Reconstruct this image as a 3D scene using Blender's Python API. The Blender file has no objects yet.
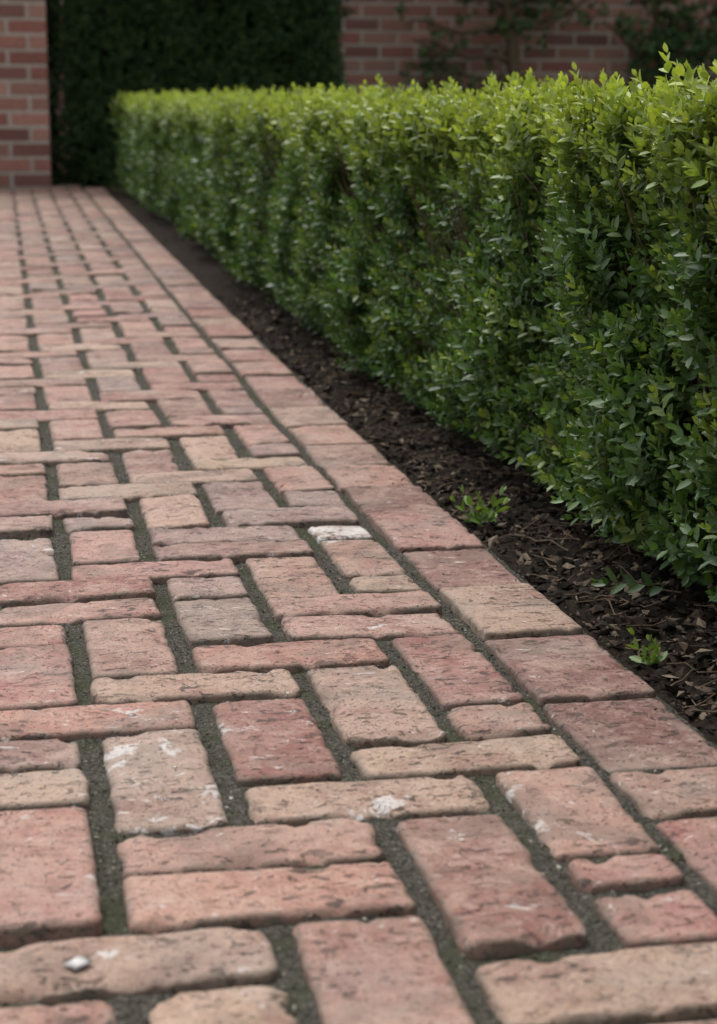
import bpy, math, numpy as np
from mathutils import Vector
rng=np.random.default_rng(7)
M=0.108; XI=4.47*M   # paving module, x of inner border joint
scene=bpy.context.scene

# ---------------------------------------------------------------- helpers
def vnoise(p,seed=0):
    p=np.asarray(p,dtype=np.float64)
    i=np.floor(p).astype(np.int64); f=p-i; f=f*f*(3-2*f)
    def h(a,b,c):
        n=(a*73856093)^(b*19349663)^(c*83492791)^(seed*2654435)
        n&=0xffffffff
        n=((n>>13)^n)*1274126177 & 0xffffffff
        n=((n>>16)^n)*668265263 & 0xffffffff
        return ((n>>8)&0xffff)/65535.0
    x,y,z=i[:,0],i[:,1],i[:,2]; fx,fy,fz=f[:,0],f[:,1],f[:,2]
    r=0
    for dx in (0,1):
        for dy in (0,1):
            for dz in (0,1):
                w=(fx if dx else 1-fx)*(fy if dy else 1-fy)*(fz if dz else 1-fz)
                r=r+w*h(x+dx,y+dy,z+dz)
    return r*2-1
def fbm(p,seed=0,o=3):
    r=0;a=1;t=0
    for k in range(o):
        r=r+a*vnoise(np.asarray(p)*(2.03**k)+k*17.3,seed+k); t+=a; a*=.5
    return r/t
def rise(y):
    y=np.minimum(np.asarray(y,dtype=float),13.0)-3.3
    return .0205*(np.sqrt(y*y+.36)+y)/2
def mesh_obj(name,verts,polys,mat=None,attrs=None,smooth=True,parent=None):
    me=bpy.data.meshes.new(name)
    verts=np.asarray(verts,dtype=np.float32)
    me.vertices.add(len(verts)); me.vertices.foreach_set("co",verts.ravel())
    li=np.concatenate([np.asarray(p).ravel() for p in polys]).astype(np.int32)
    lt=np.concatenate([np.full(len(p),np.asarray(p).shape[1]) for p in polys]).astype(np.int32)
    ls=np.concatenate([[0],np.cumsum(lt)[:-1]]).astype(np.int32)
    me.loops.add(len(li)); me.loops.foreach_set("vertex_index",li)
    me.polygons.add(len(lt)); me.polygons.foreach_set("loop_start",ls)
    me.polygons.foreach_set("use_smooth",np.full(len(lt),smooth,dtype=bool))
    me.update(calc_edges=True)
    for k,v in (attrs or {}).items():
        v=np.asarray(v,dtype=np.float32)
        if v.ndim==1:
            a=me.attributes.new(k,'FLOAT','POINT'); a.data.foreach_set("value",v)
        else:
            a=me.attributes.new(k,'FLOAT_COLOR','POINT')
            c=np.ones((len(v),4),dtype=np.float32); c[:,:3]=v; a.data.foreach_set("color",c.ravel())
    ob=bpy.data.objects.new(name,me); scene.collection.objects.link(ob)
    if mat: me.materials.append(mat)
    if parent: ob.parent=parent
    return ob
def grid(nx,ny):
    i=np.arange(nx-1)[:,None]*ny+np.arange(ny-1)[None,:]; i=i.ravel()
    return np.stack([i,i+ny,i+ny+1,i+1],1)
class NT:
    def __init__(s,name):
        s.m=bpy.data.materials.new(name); s.m.use_nodes=True; s.t=s.m.node_tree; s.t.nodes.clear()
        s.out=s.n('ShaderNodeOutputMaterial')
    def n(s,ty,ins=None,**kw):
        x=s.t.nodes.new(ty)
        for k,v in kw.items(): setattr(x,k,v)
        for k,v in (ins or {}).items():
            if isinstance(v,bpy.types.NodeSocket): s.t.links.new(v,x.inputs[k])
            else: x.inputs[k].default_value=v
        return x
    def noise(s,vec,scale,detail=4,rough=.55,dist=0):
        return s.n('ShaderNodeTexNoise',{'Vector':vec,'Scale':scale,'Detail':detail,'Roughness':rough,'Distortion':dist}).outputs['Fac']
    def ramp(s,fac,a,b,lo=0.,hi=1.):
        x=s.n('ShaderNodeMapRange',{'Value':fac,'From Min':a,'From Max':b,'To Min':lo,'To Max':hi}); return x.outputs['Result']
    def math(s,op,a,b=0.):
        return s.n('ShaderNodeMath',{0:a,1:b},operation=op).outputs[0]
    def mix(s,fac,a,b,bt='MIX'):
        x=s.t.nodes.new('ShaderNodeMix'); x.data_type='RGBA'; x.blend_type=bt
        for idx,v in ((0,fac),(6,a),(7,b)):
            if isinstance(v,bpy.types.NodeSocket): s.t.links.new(v,x.inputs[idx])
            else: x.inputs[idx].default_value=v if idx==0 else (*v,1) if len(v)==3 else v
        return x.outputs[2]
    def attr(s,name,o='Color'): return s.n('ShaderNodeAttribute',attribute_name=name).outputs[o]
    def obj(s): return s.n('ShaderNodeTexCoord').outputs['Object']
    def bump(s,h,st,dist,nrm=None):
        i={'Height':h,'Strength':st,'Distance':dist}
        if nrm: i['Normal']=nrm
        return s.n('ShaderNodeBump',i).outputs['Normal']
    def fin(s,col,rough,nrm=None,spec=.3):
        i={'Base Color':col if isinstance(col,bpy.types.NodeSocket) else (*col,1),'Roughness':rough,'Specular IOR Level':spec}
        if nrm: i['Normal']=nrm
        b=s.n('ShaderNodeBsdfPrincipled',i); s.t.links.new(b.outputs[0],s.out.inputs[0]); return s.m

# ---------------------------------------------------------------- materials
def mat_brick(name='paver_brick'):
    t=NT(name); o=t.obj(); off=t.attr('boff','Vector')
    v=t.n('ShaderNodeVectorMath',{0:o,1:off},operation='ADD').outputs[0]
    base=t.attr('bcol'); edge=t.attr('edge','Fac'); lime=t.attr('lime','Fac')
    big=t.noise(v,15,4,.62); mid=t.noise(v,62,5,.68); fine=t.noise(v,430,3,.75)
    c=t.mix(t.ramp(big,.42,.68,0,.6),base,(.375,.255,.195))
    c=t.mix(t.ramp(big,.48,.32,0,.6),c,(.19,.083,.065))
    c=t.mix(t.ramp(mid,.47,.64,0,.42),c,(.43,.315,.26))
    c=t.mix(t.ramp(mid,.44,.30,0,.65),c,(.12,.065,.05))
    g=t.ramp(fine,.3,.7,.72,1.22)
    c=t.mix(1.,c,t.n('ShaderNodeCombineColor',{0:g,1:g,2:g}).outputs[0],'MULTIPLY')
    stn=t.noise(v,8.5,5,.62,.6)
    c=t.mix(t.ramp(stn,.50,.62,0,.55),c,(.145,.10,.078))
    wn=t.noise(o,5,5,.65)
    c=t.mix(t.ramp(wn,.5,.7,0,.35),c,(.33,.29,.255))
    st=t.n('ShaderNodeMapping',{'Vector':v,'Scale':(1,1.7,1)}).outputs[0]
    pn=t.noise(st,58,3,.62,.6)
    pit=t.math('MULTIPLY',t.ramp(pn,.59,.63),t.ramp(big,.62,.43))
    pit2=t.ramp(t.noise(v,250,2,.5),.64,.685,0,.8)
    pp=t.math('MAXIMUM',pit,pit2)
    crk=t.math('ABSOLUTE',t.math('SUBTRACT',stn,.47)); crk=t.ramp(crk,.0,.005,1,0)
    crk=t.math('MULTIPLY',crk,t.ramp(mid,.45,.52))
    p=t.math('MAXIMUM',pp,crk)
    c=t.mix(t.math('MULTIPLY',p,.85),c,(.045,.032,.025))
    ed=t.math('MULTIPLY',edge,t.ramp(mid,.38,.6,.3,1))
    c=t.mix(t.math('MULTIPLY',ed,.8),c,(.10,.088,.066))
    ln=t.noise(v,21,6,.70,.3); th=t.math('SUBTRACT',.85,t.math('MULTIPLY',lime,.285))
    lm=t.ramp(t.math('SUBTRACT',ln,th),0,.045)
    lm=t.math('MULTIPLY',lm,t.ramp(fine,.3,.55,.45,1))
    sp=t.ramp(pn,.33,.30,0,.7)
    lm=t.math('MAXIMUM',lm,sp)
    c=t.mix(t.math('MULTIPLY',lm,.75),c,(.56,.54,.52))
    h=t.math('ADD',t.math('MULTIPLY',mid,.6),t.math('MULTIPLY',fine,.3))
    h=t.math('SUBTRACT',h,t.math('MULTIPLY',pp,.75))
    return t.fin(c,t.ramp(mid,.3,.7,.64,.85),t.bump(h,1.,.0042),.32)
def mat_sand():
    t=NT('joint_sand'); o=t.obj()
    n1=t.noise(o,240,4,.75); n2=t.noise(o,11,4,.65); n3=t.noise(o,520,2,.6)
    c=t.mix(t.ramp(n1,.37,.67),(.024,.022,.018),(.15,.14,.112))
    c=t.mix(t.ramp(n3,.61,.68,0,.8),c,(.36,.34,.30))
    c=t.mix(t.ramp(n2,.50,.62,0,.6),c,(.054,.062,.028))
    return t.fin(c,.95,t.bump(n1,1,.008),.1)
def mat_soil():
    t=NT('soil'); o=t.obj()
    n1=t.noise(o,90,6,.75); n2=t.noise(o,7,3,.6)
    c=t.mix(t.ramp(n1,.35,.72),(.010,.008,.006),(.060,.044,.033))
    c=t.mix(t.ramp(n2,.5,.7,0,.3),c,(.05,.04,.028))
    return t.fin(c,.95,t.bump(n1,1,.015),.1)
def mat_ground():
    t=NT('ground_lawn'); o=t.obj()
    c=t.mix(t.ramp(t.noise(o,40,6,.7),.3,.7),(.03,.05,.015),(.075,.10,.035))
    return t.fin(c,.95,t.bump(t.noise(o,80,5,.7),1,.02),.1)
def mat_attr(name,rough=.9,spec=.2,nscale=90,var=.35):
    t=NT(name); n=t.noise(t.obj(),nscale,3,.65); g=t.ramp(n,.3,.7,1-var,1+var)
    c=t.mix(1.,t.attr('bcol'),t.n('ShaderNodeCombineColor',{0:g,1:g,2:g}).outputs[0],'MULTIPLY')
    return t.fin(c,rough,None,spec)
def mat_leaf(name,rough=.38,tr=.22,spec=.45):
    t=NT(name); col=t.attr('lcol')
    b=t.n('ShaderNodeBsdfPrincipled',{'Base Color':col,'Roughness':rough,'Specular IOR Level':spec})
    if tr==0:
        t.t.links.new(b.outputs[0],t.out.inputs[0]); return t.m
    tc=t.mix(1.,col,(1.3,1.35,.5),'MULTIPLY')
    tl=t.n('ShaderNodeBsdfTranslucent',{'Color':tc})
    mx=t.n('ShaderNodeMixShader',{0:tr,1:b.outputs[0],2:tl.outputs[0]})
    t.t.links.new(mx.outputs[0],t.out.inputs[0]); return t.m
def mat_plain(name,c1,c2,scale,rough=.9):
    t=NT(name); n=t.noise(t.obj(),scale,4,.65)
    return t.fin(t.mix(t.ramp(n,.3,.7),c1,c2),rough,t.bump(n,.6,.005),.15)
MB=mat_brick(); MS=mat_sand(); MSOIL=mat_soil(); MG=mat_ground()
MCH=mat_attr('mulch_chips',.95,.1); MLEAF=mat_leaf('box_leaf',.42,.27,.38); MYEW=mat_leaf('yew_leaf',.6,0,.25)
MW=mat_attr('wall_brick',.9,.2,60,.3); MMORT=mat_plain('wall_mortar',(.36,.31,.26),(.48,.43,.37),40)
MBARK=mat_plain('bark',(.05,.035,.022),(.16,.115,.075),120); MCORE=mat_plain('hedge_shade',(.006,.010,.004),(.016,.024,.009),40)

# ---------------------------------------------------------------- brick layout (module units, U=0 is the inner border joint)
E=[(-2,0,9.6,10.52),(-2,0,8.7,9.55),(-1,0,10.55,11.35),(-1,0,11.4,12.0),(-1,0,12.0,13.8),(-2,-1,10.6,13.0),
(-3,-2,9.3,11.3),(-4,-2,11.3,12.2),(-4,-2,12.2,13.05),(-3,-1,13.05,13.9),(-5,-3,10.45,11.3),(-4,-3,8.5,10.45),(-3,-2,8.45,9.25),
(-6,-4,9.5,10.4),(-6,-4,8.5,9.45),(-5,-4,11.3,13.65),(-6,-5,10.45,13.6),(-6,-4,13.65,14.5),(-6,-4,14.5,15.3),(-4,-3,13.05,15.3),(-5,-3,15.3,16.15),
(-6,-5,15.35,17.3),(-6,-5,17.35,19.15),(-5,-4,16.15,18.25),(-3,-2,13.95,16.1),(-4,-2,16.15,17.0),(-2,0,13.85,14.7),(-2,-1,14.7,16.95),
(-1,0,14.7,15.6),(-1,0,15.6,17.95),(-3,-1,17.0,17.95),(-4,-3,17.0,19.15),(-3,-2,17.95,19.85),(-3,-2,19.85,20.75),(-2,0,17.95,18.85),
(-2,0,18.85,19.7),(-1,0,19.7,20.5),(-1,0,20.5,22.45),(-1,0,22.5,23.4),(-2,-1,19.7,21.7),(-5,-4,18.25,19.1),(-5,-3,19.15,20.0),
(-5,-3,20.0,20.85),(-4,-2,20.8,21.7),(-4,-3,21.7,23.6),(-4,-3,23.6,24.4),(-5,-4,20.9,23.4),(-6,-5,19.2,21.3),(-6,-5,21.35,23.4),(-3,-1,21.7,22.5)]
COL={
(-2,-1,10.6):'r',(-3,-2,13.95):'r',(-1,0,22.5):'w',(-1,0,15.6):'r',(-4,-3,13.05):'t',(-2,-1,14.7):'t',(-5,-3,10.45):'t',(-2,0,9.6):'t',(-4,-2,11.3):'s',(-4,-2,12.2):'s',
(-3,-2,9.3):'p',(-2,0,13.85):'t',(-3,-1,13.05):'t',(-4,-2,16.15):'t',(-3,-1,17.0):'p',(-5,-3,15.3):'p',(-3,-2,17.95):'g',(-3,-2,19.85):'g',(-1,0,12.0):'s',(-5,-4,11.3):'p',(-5,-4,16.15):'p',
(-1,0,10.55):'p',(-1,0,11.4):'p',(-1,0,14.7):'s',(-2,0,17.95):'s',(-2,0,18.85):'s',(-2,-1,19.7):'s'}
LIME={(-4,-3,13.05):1.,(-3,-1,13.05):.95,(-1,0,12.0):.95,(-1,0,22.5):1.35,(-5,-3,15.3):.85,(-5,-3,10.45):.7,(-2,-1,10.6):.85}
lim={-1:23.45,-2:22.45,-3:22.45,-4:24.45,-5:23.45,-6:23.45}
LO=8.42; ULEFT=-16; WEND=111.0
bricks=[(a,b,c,d,None) for a,b,c,d in E]
def addcan(u0,u1,w0,w1):
    run=[]
    for c in range(int(u0),int(u1)):
        if c in lim:
            if w0>=lim[c]-.06: ok=(w0,w1)
            elif w0<LO: ok=(w0,min(w1,LO))
            else: ok=None
        else: ok=(w0,w1)
        run.append((c,ok))
    i=0
    while i<len(run):
        if run[i][1] is None: i+=1; continue
        j=i
        while j+1<len(run) and run[j+1][1]==run[i][1]: j+=1
        a,b=run[i][1]
        if b-a>.3: bricks.append((run[i][0],run[j][0]+1,a,b,None))
        i=j+1
for c in range(ULEFT-1,0):
    for k in range(-9,24):
        b=29.5+(c+1)+4*k-4
        if -8<b<WEND-2:
            if c>=ULEFT: addcan(c,c+1,b,b+2)
            addcan(max(c,ULEFT),min(c+2,0),b+3,b+4)
bw=[12.64,13.7,15.55,17.68,19.8,21.8,23.8,25.67,27.5,29.2]
w=12.64; pre=[]
while w>-8: pre.append(w); w-=2.0
bw=pre[::-1]+bw[1:]
while bw[-1]<WEND: bw.append(bw[-1]+2.0)
BD={15.55:'d',13.7:'d2',17.68:'t',19.8:'d',21.8:'s',23.8:'d',12.64:'s'}
for a,b in zip(bw[:-1],bw[1:]):
    bricks.append((0.0,1.17,a,b,'B')); bricks.append((ULEFT-1.17,ULEFT,a,b,'B'))
PAL={'s':(.335,.18,.14),'t':(.345,.232,.172),'r':(.25,.095,.077),'p':(.31,.145,.115),'g':(.23,.16,.14),'w':(.5,.42,.36),'d':(.185,.085,.072),'d2':(.13,.065,.058),'b':(.22,.12,.095)}
V=[];P=[];A_col=[];A_off=[];A_edge=[];A_lime=[];nv=0
def coords(half,tier):
    if tier==0: e=[0,0,.001,.0025,.0045,.007,.010]; step=.007
    elif tier==1: e=[0,0,.003,.008]; step=.02
    else: e=[0,0,.005]; step=.05
    e=np.array(e); inner=2*(half-e[-1]); n=max(2,int(inner/step))
    mid=np.linspace(-half+e[-1],half-e[-1],n+1)[1:-1]
    x=np.concatenate([-half+e,mid,(half-e)[::-1]])
    sk=np.zeros(len(x),bool); sk[0]=sk[-1]=True
    return x,sk
SH=lambda u: u+.08 if -15<u<=-1 else u
for (u0,u1,w0,w1,kind) in bricks:
    yc=(w0+w1)/2*M
    tier=0 if yc<3.0 and u0>-7 else (1 if yc<6 and u0>-9 else 2)
    gx,gy=.0080,.0045
    if kind=='B': gx=.0055; gy=.0045
    a0,a1=SH(u0),SH(u1)
    hx=(a1-a0)*M/2-gx+rng.uniform(-.0028,.0022); hy=(w1-w0)*M/2-gy+rng.uniform(-.0020,.0014)
    x,sx=coords(hx,tier); y,sy=coords(hy,tier)
    X,Y=np.meshgrid(x,y,indexing='ij'); SK=sx[:,None]|sy[None,:]
    e=np.minimum(hx-abs(X),hy-abs(Y))
    r=rng.uniform(.006,.014) if kind!='B' else rng.uniform(.003,.007)
    dx=X-np.clip(X,-hx+r,hx-r); dy=Y-np.clip(Y,-hy+r,hy-r)
    both=(dx!=0)&(dy!=0); nrm=np.sqrt(dx*dx+dy*dy)+1e-9; s=np.where(both,np.maximum(abs(dx),abs(dy))/nrm,1)
    cx=X-dx;cy=Y-dy; sgx=np.sign(X);sgy=np.sign(Y); X=cx+dx*s; Y=cy+dy*s
    rb=.0064 if kind!='B' else .0048; bev=.0044
    k=np.clip(1-e/rb,0,1); Z=-bev*(1-np.sqrt(1-k*k*.98))
    seed=rng.uniform(0,500,3)
    pts=np.stack([X.ravel(),Y.ravel(),Z.ravel()*0],1)+seed
    n=fbm(pts*[24,24,24],1,2).reshape(X.shape)
    if tier<2:
        n2=fbm(pts*110,3,2).reshape(X.shape)
        edgew=np.clip(1-e/.022,0,1)
        X=X-sgx*(fbm((pts+3)*48,15,3).reshape(X.shape)*.0028+.0008)*edgew*(abs(cx)>hx*.5); Y=Y-sgy*(fbm((pts+9)*48,5,3).reshape(X.shape)*.0019+.0002)*edgew*(abs(cy)>hy*.4)
        Z=Z+n*.0013+n2*.0006
        chip=np.clip(fbm((pts+31)*38,8,3).reshape(X.shape)-.15,0,1)*np.clip(1-e/.017,0,1)
        Z=Z-chip*.024
    Z=np.where(SK,-.028,Z)
    ang=rng.normal(0,.009); ca,sa=math.cos(ang),math.sin(ang)
    Xr=X*ca-Y*sa; Yr=X*sa+Y*ca
    Z=Z+Xr*rng.normal(0,.014)+Yr*rng.normal(0,.014)+rng.normal(0,.0015)
    wx=XI+(a0+a1)/2*M+Xr; wy=yc+Yr
    wz=Z+rise(wy)
    V.append(np.stack([wx.ravel(),wy.ravel(),wz.ravel()],1)); nn=X.size
    P.append(grid(*X.shape)+nv); nv+=nn
    key=(u0,u1,w0)
    if kind=='B': code=BD.get(w0) if u0==0 else None; code=code or rng.choice(['s','r','d','s','t','p','b'])
    else: code=COL.get(key) or rng.choice(['s','s','s','t','p','p','r','t','g','b'])
    c=np.array(PAL[code])*rng.uniform(.82,1.1)*(1+rng.normal(0,.03,3))
    A_col.append(np.tile(c,(nn,1))); A_off.append(np.tile(rng.uniform(0,40,3),(nn,1)))
    A_edge.append(np.clip(1-e/.007,0,1).ravel()); lv=LIME.get(key,rng.choice([0,.2,.4,.65,.78])*1.0); A_lime.append(np.full(nn,lv))
path=mesh_obj('brick_path',np.concatenate(V),P,MB,{'bcol':np.concatenate(A_col),'boff':np.concatenate(A_off),'edge':np.concatenate(A_edge),'lime':np.concatenate(A_lime)})
def sheet(name,xs,ys,zf,mat,parent=None,extra=None):
    X,Y=np.meshgrid(xs,ys,indexing='ij'); x=X.ravel();y=Y.ravel()
    return mesh_obj(name,np.stack([x,y,zf(x,y)],1),[grid(len(xs),len(ys))],mat,parent=parent)
ys=np.concatenate([np.arange(-.8,.9,.05),np.arange(.9,3.0,.005),np.arange(3.0,5.5,.03),np.arange(5.5,12.01,.1)])
xs=np.concatenate([np.arange(XI+(ULEFT-1.17)*M,-.15,.06),np.arange(-.15,XI+1.19*M,.005)])
def zs(x,y):
    p=np.stack([x,y,x*0],1); return rise(y)-.0084+fbm(p*55,11,2)*.0026+fbm(p*6,12,2)*.0020+vnoise(p*150,14)*.0012
sheet('joint_sand',xs,ys,zs,MS,path)

# ---------------------------------------------------------------- ground + soil
ysg=np.concatenate([np.arange(-60,-1,6),np.arange(-1,14,.4),np.arange(14,130,8)])
sheet('ground',np.linspace(-90,90,31),ysg,lambda x,y:rise(y)-.05,MG)
XB=XI+1.17*M
def zsoil(x,y):
    p=np.stack([x,y,x*0],1)
    return rise(y)-.016+np.clip((x-XB)/.2,0,1)*.022+fbm(p*14,21,3)*.012+fbm(p*60,25,2)*.008
ysb=np.concatenate([np.arange(-.8,1.2,.04),np.arange(1.2,4.2,.009),np.arange(4.2,12.3,.04)])
xsb=np.concatenate([np.arange(XB-.002,XB+.34,.009),np.arange(XB+.35,XB+1.6,.08)])
soil=sheet('soil_bed',xsb,ysb,zsoil,MSOIL)
def frames(d,roll):
    d=d/np.linalg.norm(d,axis=1,keepdims=True)
    a=np.where(abs(d[:,2:3])<.95,[[0,0,1.]],[[1.,0,0]]); s=np.cross(a,d); s/=np.linalg.norm(s,axis=1,keepdims=True); t=np.cross(d,s)
    c=np.cos(roll)[:,None]; q=np.sin(roll)[:,None]
    return np.stack([s*c+t*q,-s*q+t*c,d],2)
def scatter(tv,faces,pos,R,scale):
    N=len(pos); sc=np.asarray(scale); 
    if sc.ndim==1: sc=np.repeat(sc[:,None],3,1)
    loc=tv[None]*sc[:,None,:]
    out=np.einsum('nij,nvj->nvi',R,loc)+pos[:,None,:]
    fs=[(f[None]+(np.arange(N)*len(tv))[:,None,None]).reshape(-1,f.shape[1]) for f in faces]
    return out.reshape(-1,3),fs
octv=np.array([[1,0,0],[0,1,0],[-1,.2,0],[-.1,-1,0],[.1,.1,1],[0,0,-1.]]); octf=np.array([[0,1,4],[1,2,4],[2,3,4],[3,0,4],[1,0,5],[2,1,5],[3,2,5],[0,3,5]])
def chips(name,n,xf,yf,zf,s0,s1,cols,mat,parent,flat=.35,smooth=False,pw=2.2,tilt=.45):
    x=xf(n);y=yf(n);z=zf(x,y)
    pos=np.stack([x,y,z],1); d=np.stack([rng.normal(0,tilt,n),rng.normal(0,tilt,n),np.ones(n)],1)
    s=s0*(s1/s0)**(rng.random(n)**pw); sc=np.stack([s,s*rng.uniform(.3,.9,n),s*rng.uniform(.15,flat,n)],1)/2
    v,f=scatter(octv,[octf],pos,frames(d,rng.uniform(0,6.28,n)),sc)
    v=v+np.repeat(s,6)[:,None]*rng.normal(0,.06,(n*6,3))*(1 if tilt>.1 else [1,1,.1])
    cols=np.array(cols); c=cols[rng.integers(0,len(cols),n)]*rng.uniform(.6,1.4,(n,1))
    return mesh_obj(name,v,f,mat,{'bcol':np.repeat(c,6,0)},smooth,parent)
soilcols=[(.012,.010,.008),(.02,.015,.011),(.035,.025,.019),(.07,.05,.037),(.026,.022,.019),(.14,.11,.08)]
chips('mulch',16000,lambda n:XB+.006+rng.random(n)**.9*.30,lambda n:1.2+rng.random(n)**1.3*4.5,lambda x,y:zsoil(x,y)+.003,.004,.026,soilcols,MCH,soil,.45,False,1.6)
chips('mulch_spill',380,lambda n:XB-rng.exponential(.02,n),lambda n:1.2+rng.random(n)*3,lambda x,y:rise(y)+.001,.0015,.007,soilcols,MCH,soil)
chips('joint_grit',26000,lambda n:rng.uniform(-.14,XB,n),lambda n:.95+rng.random(n)**1.2*2.4,lambda x,y:zs(x,y)+.0005,.0014,.0052,[(.16,.15,.12),(.09,.085,.062),(.30,.28,.24),(.058,.068,.03),(.04,.035,.027),(.13,.10,.07)],MCH,path,.8)
chips('grit_on_bricks',700,lambda n:rng.uniform(-.12,XB,n),lambda n:.95+rng.random(n)*2.5,lambda x,y:rise(y)+.0006,.0010,.0030,[(.3,.27,.22),(.08,.07,.05),(.2,.13,.1)],MCH,path,.8)
chips('lime_flakes',45,lambda n:rng.uniform(-.12,XB,n),lambda n:1.0+rng.random(n)**1.4*3,lambda x,y:rise(y)+.0006,.002,.007,[(.52,.5,.47),(.45,.43,.4)],MCH,path,.18,True,2,.02)
chips('lime_flake_large',1,lambda n:np.full(n,XI-4.2*M),lambda n:np.full(n,10.8*M),lambda x,y:rise(y)+.0022,.021,.022,[(.6,.58,.56)],MCH,path,.2,True,1,.02)

# ---------------------------------------------------------------- leaves
def leafT(hi=True):
    if hi:
        v=np.array([[0,0,0],[-.23,.32,.05],[.23,.32,.05],[-.22,.70,.03],[.22,.70,.03],[0,1,-.07],[0,.34,-.03],[0,.70,-.05]],float)
        return v,[np.array([[0,6,1],[0,2,6],[3,7,5],[7,4,5]]),np.array([[1,6,7,3],[6,2,4,7]])]
    v=np.array([[0,0,0],[-.28,.5,.05],[.28,.5,.05],[0,1,-.05]],float)
    return v,[np.array([[0,2,1],[1,2,3]])]
def sprigT(hi=True,nodes=7,L=.075,leaf=.021,stem=True,rs=0):
    r=np.random.default_rng(rs); lv,lf=leafT(hi); VV=[];F=[[] for _ in lf]; tip=[];n=0
    bend=r.normal(0,.12,2)
    for k in range(nodes):
        t=(k+.6)/nodes; z=L*t
        for sgn in (0,1):
            az=k*math.pi/2+sgn*math.pi+r.normal(0,.25)
            el=math.radians(r.uniform(28,48)+ (28 if k>=nodes-2 else 0)*(1 if k==nodes-2 else 1.4))
            s=leaf*(1 if k<nodes-2 else (.85 if k==nodes-2 else .6))*r.uniform(.85,1.15)
            o=np.array([math.cos(az)*math.cos(el),math.sin(az)*math.cos(el),math.sin(el)])
            side=np.array([-math.sin(az),math.cos(az),0]); up=np.cross(side,o)*-1
            up=up if up[2]>0 else -up
            q=lv@np.stack([side,o,up])*s+np.array([bend[0]*z*t,bend[1]*z*t,z])
            VV.append(q)
            for i,f in enumerate(lf): F[i].append(f+n)
            n+=len(lv); tip.append(np.full(len(lv),t**2.2))
    F=[np.concatenate(f) for f in F]
    return np.concatenate(VV),F,np.concatenate(tip)
OLD=np.array([.036,.084,.029]); YNG=np.array([.36,.42,.075]); OLD2=np.array([.085,.158,.045])
def foliage(name,pos,dirs,scale,yng,mat,hi=True,nodes=7,L=.075,leaf=.021,parent=None,old=OLD,old2=OLD2,young=YNG,nv=6):
    Vs=[];Fs=None;C=[];base=0
    which=rng.integers(0,nv,len(pos))
    for k in range(nv):
        m=which==k
        if not m.any(): continue
        tv,tf,tip=sprigT(hi,nodes,L,leaf,rs=k+100)
        N=m.sum(); R=frames(dirs[m],rng.uniform(0,6.28,N))
        v,f=scatter(tv,tf,pos[m],R,scale[m])
        nl=len(tv)//(8 if hi else 4); vl=8 if hi else 4
        lr=np.repeat(rng.random((N,nl)),vl,1)
        mixo=np.clip(rng.random((N,1))*.6+lr*.5,0,1)[...,None]
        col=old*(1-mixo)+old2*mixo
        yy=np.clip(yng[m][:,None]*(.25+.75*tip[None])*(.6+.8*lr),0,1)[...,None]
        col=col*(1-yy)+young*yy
        col=col*(.75+.5*rng.random((N,1,1)))
        Vs.append(v); C.append(col.reshape(-1,3)); f=[q+base for q in f]; base+=len(v)
        Fs=f if Fs is None else [np.concatenate([a,b]) for a,b in zip(Fs,f)]
    return mesh_obj(name,np.concatenate(Vs),Fs,mat,{'lcol':np.concatenate(C)},True,parent)
HY0,HY1,HW=-.6,11.3,.55
def face_x(y): return .728-.035*np.clip((y-2)/9,0,1)
def hh(y): return .540-.040*np.clip((y-2)/9,0,1)
def htop(y): return rise(y)+hh(y)
def lobes(y,z):
    p=np.stack([y,z,y*0],1)
    return fbm(p*[5.5,1.6,1],31,2)*.050+vnoise(p*[12,6,1],33)*.042
def hedge_pts(n,y0,y1,part):
    y=rng.uniform(y0,y1,n)
    if part=='front':
        t=rng.random(n)**.95; z=rise(y)+.012+t*(hh(y)-.012)
        dis=lobes(y,z); under=-np.clip(.08-(z-rise(y)),0,1)*.25; toproll=-np.clip(t-.88,0,1)**2*2.0
        dep=rng.exponential(.020,n)-(rng.random(n)<.08)*rng.uniform(0,.035,n)
        x=face_x(y)-dis-under-toproll+dep+.035
        d=np.stack([-np.full(n,.70),rng.normal(0,.35,n),.70+t*.5],1)+rng.normal(0,.28,(n,3))
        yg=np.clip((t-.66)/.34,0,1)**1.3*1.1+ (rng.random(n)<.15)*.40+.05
        keep=(vnoise(np.stack([y*15,z*10,y*0],1),37)>-.48+(dep<.01)*.2)
        return np.stack([x,y,z],1)[keep],d[keep],yg[keep]
    x=rng.random(n)**1.6
    z=htop(y)-.045+fbm(np.stack([y*5,x*3,y*0],1),41,2)*.016+rng.normal(0,.009,n)+ (rng.random(n)<.10)*rng.uniform(.0,.040,n)
    X=face_x(y)+.03+x*(HW-.03)+rng.normal(0,.008,n)
    d=np.stack([rng.normal(-.12,.35,n),rng.normal(0,.35,n),np.ones(n)],1)
    return np.stack([X,y,z],1),d,rng.uniform(.7,1.35,n)
hedge=bpy.data.objects.new('boxwood_hedge',None); scene.collection.objects.link(hedge)
def multi(parts):
    return [np.concatenate(z) for z in zip(*parts)]
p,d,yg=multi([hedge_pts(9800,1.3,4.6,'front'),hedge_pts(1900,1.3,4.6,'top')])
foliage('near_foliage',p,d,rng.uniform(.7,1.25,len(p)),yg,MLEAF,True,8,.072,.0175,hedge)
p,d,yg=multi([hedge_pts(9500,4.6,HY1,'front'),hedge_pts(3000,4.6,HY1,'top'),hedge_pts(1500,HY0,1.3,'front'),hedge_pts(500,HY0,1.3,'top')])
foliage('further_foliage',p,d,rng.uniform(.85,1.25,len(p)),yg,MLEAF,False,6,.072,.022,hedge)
n=1200; y=np.full(n,HY1)+rng.normal(0,.03,n); x=.73+rng.random(n)*HW; z=rise(y)+.05+rng.random(n)*.43
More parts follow.
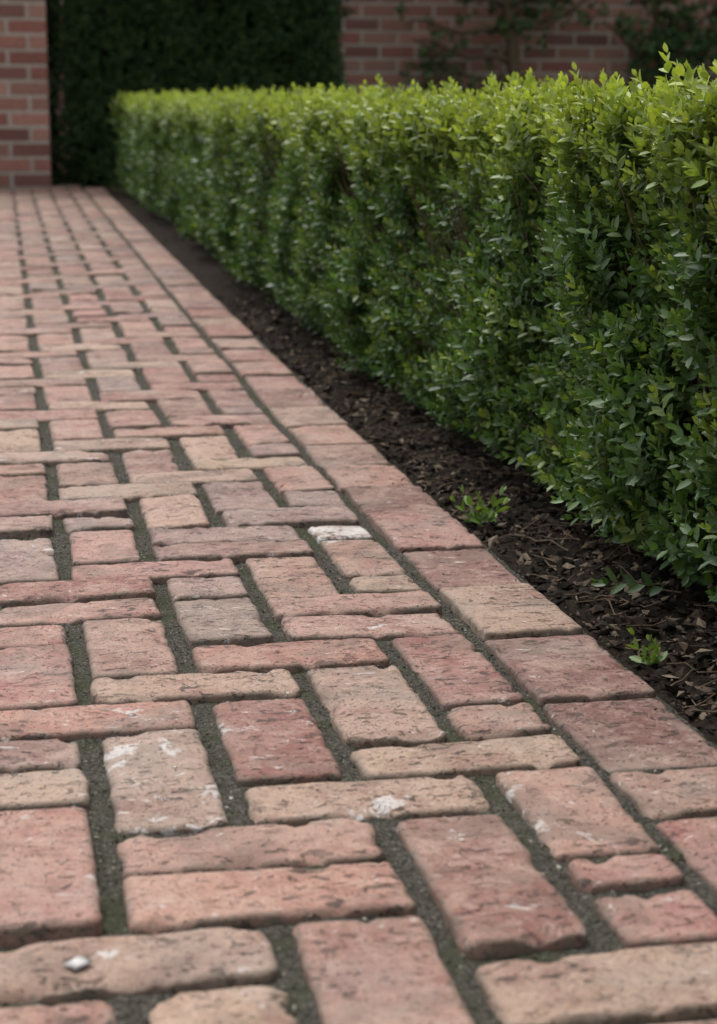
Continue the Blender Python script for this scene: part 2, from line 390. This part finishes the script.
foliage('end_foliage',np.stack([x,y,z],1),np.stack([rng.normal(0,.4,n),np.ones(n),rng.random(n)],1),rng.uniform(.9,1.2,n),rng.random(n)*.3,MLEAF,False,6,.075,.024,hedge)
n=3000; y=rng.uniform(HY0,HY1,n); x=face_x(y)+HW+.05+rng.normal(0,.03,n); z=rise(y)+.05+rng.random(n)*.44
foliage('back_foliage',np.stack([x,y,z],1),np.stack([np.ones(n),rng.normal(0,.4,n),rng.random(n)],1),rng.uniform(1.2,1.6,n),rng.random(n)*.3,MLEAF,False,6,.075,.026,hedge)
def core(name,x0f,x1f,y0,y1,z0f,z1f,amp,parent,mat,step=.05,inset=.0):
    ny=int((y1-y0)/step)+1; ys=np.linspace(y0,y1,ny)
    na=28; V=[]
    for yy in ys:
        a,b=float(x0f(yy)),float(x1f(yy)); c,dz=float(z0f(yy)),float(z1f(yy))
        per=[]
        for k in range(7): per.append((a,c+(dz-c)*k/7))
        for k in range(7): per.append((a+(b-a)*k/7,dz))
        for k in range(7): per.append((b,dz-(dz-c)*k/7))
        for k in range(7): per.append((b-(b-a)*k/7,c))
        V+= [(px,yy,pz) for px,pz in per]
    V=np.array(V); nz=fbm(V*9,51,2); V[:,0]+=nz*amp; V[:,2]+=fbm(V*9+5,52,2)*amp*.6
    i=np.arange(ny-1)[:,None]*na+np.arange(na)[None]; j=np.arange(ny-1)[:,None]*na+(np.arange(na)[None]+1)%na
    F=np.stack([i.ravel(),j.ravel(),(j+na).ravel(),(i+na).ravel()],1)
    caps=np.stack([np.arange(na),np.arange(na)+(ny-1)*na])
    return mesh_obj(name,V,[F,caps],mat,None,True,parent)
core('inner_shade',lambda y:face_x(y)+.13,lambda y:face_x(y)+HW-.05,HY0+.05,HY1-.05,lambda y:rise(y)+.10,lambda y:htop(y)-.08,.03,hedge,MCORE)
def tube_mesh(paths,sides=5):
    V=[];F=[];n=0
    for pts,rad in paths:
        pts=np.asarray(pts,float); k=len(pts); tg=np.gradient(pts,axis=0)
        R=frames(tg,np.zeros(k)); a=np.arange(sides)*2*math.pi/sides
        ring=(R[:,:,0][:,None]*np.cos(a)[None,:,None]+R[:,:,1][:,None]*np.sin(a)[None,:,None])*np.asarray(rad)[:,None,None]+pts[:,None]
        V.append(ring.reshape(-1,3))
        i=(np.arange(k-1)[:,None]*sides+np.arange(sides)[None]); j=(np.arange(k-1)[:,None]*sides+(np.arange(sides)[None]+1)%sides)
        F.append(np.stack([i.ravel(),j.ravel(),(j+sides).ravel(),(i+sides).ravel()],1)+n); n+=k*sides
    return np.concatenate(V),[np.concatenate(F)]
paths=[]
for k in range(1100):
    y=rng.uniform(1.2,6); fx=float(face_x(y)); g=float(rise(y))
    x0=fx+rng.uniform(.10,.2); h=rng.uniform(.1,.49); 
    p0=np.array([x0,y,g+rng.uniform(0,.25)*h*2]); p3=np.array([fx+rng.uniform(-.03,.06),y+rng.normal(0,.06),g+h+.02])
    mid=(p0+p3)/2+rng.normal(0,.015,3)
    q=np.linspace(0,1,6)[:,None]; pts=(1-q)**2*p0+2*q*(1-q)*mid+q*q*p3
    paths.append((pts,np.linspace(.0022,.0008,6)))
for k in range(140):
    y=rng.uniform(.8,8); x0=float(face_x(y))+rng.uniform(.06,.25); g=float(rise(y))
    pts=np.array([[x0,y,g-.02],[x0+rng.normal(0,.01),y+rng.normal(0,.01),g+.07],[x0+rng.normal(0,.02),y+rng.normal(0,.02),g+.17]])
    paths.append((pts,[.007,.006,.004]))
v,f=tube_mesh(paths); mesh_obj('stems',v,f,MBARK,None,True,hedge)
paths=[]
for k in range(190):
    y=rng.uniform(1.3,4.5); x=XB+rng.uniform(.02,.22); a=rng.uniform(0,3.14); L=rng.uniform(.02,.08)
    xx=x+np.cos(a)*L*np.linspace(-.5,.5,4)+rng.normal(0,.002,4); yy=y+np.sin(a)*L*np.linspace(-.5,.5,4)
    zz=zsoil(xx,yy)+.006
    paths.append((np.stack([xx,yy,zz],1),np.linspace(.0013,.0007,4)))
v,f=tube_mesh(paths); mesh_obj('twigs',v,f,MBARK,None,True,soil)
def weed(x,y,n,s,name='weed_plant'):
    z=float(zsoil(np.array([x]),np.array([y]))[0])-.002
    pos=np.tile([[x,y,z]],(n,1))+rng.normal(0,.005,(n,3))*[1,1,0]
    d=np.stack([rng.normal(0,.5,n),rng.normal(0,.5,n),np.ones(n)],1)
    foliage(name,pos,d,rng.uniform(.6,1.1,n)*s,np.full(n,.4),MLEAF,True,3,.055,.024,None,nv=3,old=np.array([.06,.13,.035]),old2=np.array([.10,.18,.05]))
weed(.637,2.52,9,1.0); weed(.640,1.80,6,.8)

# ---------------------------------------------------------------- brick wall, pillar
def boxes(cs,hs):
    s=np.array([[x,y,z] for x in(-1,1) for y in(-1,1) for z in(-1,1)],float)
    f=np.array([[0,1,3,2],[4,6,7,5],[0,4,5,1],[2,3,7,6],[0,2,6,4],[1,5,7,3]])
    cs=np.array(cs);hs=np.array(hs); v=cs[:,None]+s[None]*hs[:,None]
    return v.reshape(-1,3),(f[None]+(np.arange(len(cs))*8)[:,None,None]).reshape(-1,4)
WCOL=np.array([(.30,.14,.11),(.33,.165,.13),(.25,.105,.085),(.36,.20,.16),(.20,.095,.08),(.31,.165,.13)])
def masonry(name,x0,x1,y0,y1,z0,z1,bl,ch,j=.018):
    cs=[];hs=[]; z=z0;row=0
    while z<z1-.01:
        zc=z+ch/2; x=x0-(bl*.5 if row%2 else 0)
        while x<x1-.01:
            a=max(x,x0); b=min(x+bl,x1)
            if b-a>.03:
                prd=rng.normal(0,.0015)
                cs.append(((a+b)/2,(y0+y1)/2,zc)); hs.append(((b-a)/2-j/2,(y1-y0)/2+prd,ch/2-j/2))
            x+=bl
        z+=ch; row+=1
    v,f=boxes(cs,hs); c=WCOL[rng.integers(0,len(WCOL),len(cs))]*rng.uniform(.8,1.15,(len(cs),1))
    ob=mesh_obj(name,v,[f],MW,{'bcol':np.repeat(c,8,0)},False)
    v,f=boxes([((x0+x1)/2,(y0+y1)/2,(z0+z)/2-.02)],[((x1-x0)/2-.014,(y1-y0)/2-.005,(z-z0)/2+.01)])
    mesh_obj('mortar',v,[f],MMORT,None,False,ob)
    v,f=boxes([((x0+x1)/2,(y0+y1)/2,z+.03)],[((x1-x0)/2+.04,(y1-y0)/2+.04,.035)])
    mesh_obj('coping',v,[f],MMORT,None,False,ob)
    return ob
GZ=float(rise(12.2))
masonry('brick_pillar',-.694,.306,12.05,12.6,GZ-.01,GZ+2.3,.25,.092,.022)
masonry('garden_wall',-11.0,14.0,14.6,14.85,GZ-.05,GZ+2.7,.28,.102,.022)
# ---------------------------------------------------------------- clipped yew behind
yew=bpy.data.objects.new('yew_hedge',None); scene.collection.objects.link(yew)
x0,x1,y0,y1,h=.36,2.12,12.35,13.4,2.5
core('inner_shade',lambda y:x0+.1,lambda y:x1-.1,y0+.1,y1-.1,lambda y:GZ,lambda y:GZ+h-.1,.05,yew,MCORE,.1)
P0=[];D0=[]
def addp(n,fn,nr):
    a,b=rng.random(n),rng.random(n); q=fn(a,b); P0.append(q+fbm(q*4.5,61,2)[:,None]*np.array(nr)*.12); D0.append(np.array(nr)[None]+rng.normal(0,.5,(n,3))+[0,0,.4])
addp(8000,lambda a,b:np.stack([x0+a*(x1-x0),y0+a*0,GZ+b*h],1),(0,-1,0))
addp(2600,lambda a,b:np.stack([x1+a*0,y0+a*(y1-y0),GZ+b*h],1),(1,0,0))
addp(2000,lambda a,b:np.stack([x0+a*0,y0+a*(y1-y0),GZ+b*h],1),(-1,0,0))
addp(2000,lambda a,b:np.stack([x0+a*(x1-x0),y0+b*(y1-y0),GZ+h+a*0],1),(0,0,1))
addp(1500,lambda a,b:np.stack([x0+a*(x1-x0),y1+a*0,GZ+b*h],1),(0,1,0))
p=np.concatenate(P0);d=np.concatenate(D0)
foliage('yew_foliage',p,d,rng.uniform(.9,1.5,len(p)),rng.random(len(p))*.12,MYEW,False,5,.07,.028,yew,old=np.array([.014,.036,.013]),old2=np.array([.038,.078,.026]))
def shrub(name,xb,lean,nb,nl,spread,rad):
    paths=[]; ends=[]
    k=12; q=np.linspace(0,1,k); trunk=np.stack([xb+lean*q+.06*np.sin(q*7),14.25+.05*q,GZ+q*2.3],1); paths.append((trunk,np.linspace(rad,rad*.5,k)))
    for b in range(nb):
        i=rng.integers(2,k-1); s=rng.choice([-1,1]); L=rng.uniform(.4,1.0)*spread
        t=np.linspace(0,1,7); pts=trunk[i]+np.stack([s*L*t,.1*rng.normal()*t,L*rng.uniform(.1,.9)*t**1.3+.03*np.sin(t*9)],1)
        paths.append((pts,np.linspace(.028,.010,7))); ends.append(pts)
    v,f=tube_mesh(paths,7); ob=mesh_obj(name,v,f,MBARK)
    E_=np.concatenate(ends); idx=rng.integers(0,len(E_),nl); p=E_[idx]+rng.normal(0,.07,(nl,3))
    d=rng.normal(0,.6,(nl,3))+[0,-.3,.5]
    foliage('leaves',p,d,rng.uniform(.9,1.5,nl),rng.random(nl)*.2,MYEW,False,4,.09,.05,ob,old=np.array([.02,.05,.02]),old2=np.array([.035,.08,.025]))
shrub('climbing_shrub',3.75,.12,22,340,1.0,.065)
shrub('climbing_shrub',5.0,-.05,18,560,.6,.045)

# ---------------------------------------------------------------- light
w=bpy.data.worlds.new("World"); scene.world=w; w.use_nodes=True; nt=w.node_tree
bg=nt.nodes['Background']; sky=nt.nodes.new('ShaderNodeTexSky'); sky.sky_type='NISHITA'; sky.sun_disc=False
sky.sun_elevation=math.radians(64); sky.sun_rotation=math.radians(-15); sky.dust_density=4; sky.air_density=1
hs=nt.nodes.new('ShaderNodeHueSaturation'); hs.inputs['Saturation'].default_value=.18; hs.inputs['Value'].default_value=1.7
nt.links.new(sky.outputs[0],hs.inputs['Color']); nt.links.new(hs.outputs[0],bg.inputs[0]); bg.inputs[1].default_value=.15
sl=bpy.data.lights.new('sun','SUN'); sl.energy=1.5; sl.angle=math.radians(25); sl.color=(1,.97,.92)
so=bpy.data.objects.new('sun',sl); scene.collection.objects.link(so)
el,az=math.radians(64),math.radians(-15)
dv=Vector((math.sin(az)*math.cos(el),math.cos(az)*math.cos(el),math.sin(el)))
so.rotation_euler=dv.to_track_quat('Z','Y').to_euler()
scene.view_settings.view_transform='Standard'; scene.view_settings.look='None'; scene.view_settings.exposure=0
cd=bpy.data.cameras.new('camera'); co=bpy.data.objects.new('camera',cd); scene.collection.objects.link(co); scene.camera=co
cd.sensor_fit='VERTICAL'; cd.sensor_height=36; cd.sensor_width=36; cd.lens=1900/1024*36
co.location=(0,0,4.955*M); co.rotation_euler=(math.radians(90-11.43),0,math.radians(-10.46))
cd.clip_end=500; cd.clip_start=.05
cd.dof.use_dof=True; cd.dof.focus_distance=2.1; cd.dof.aperture_fstop=8.5
print('BRICKS',len(bricks))
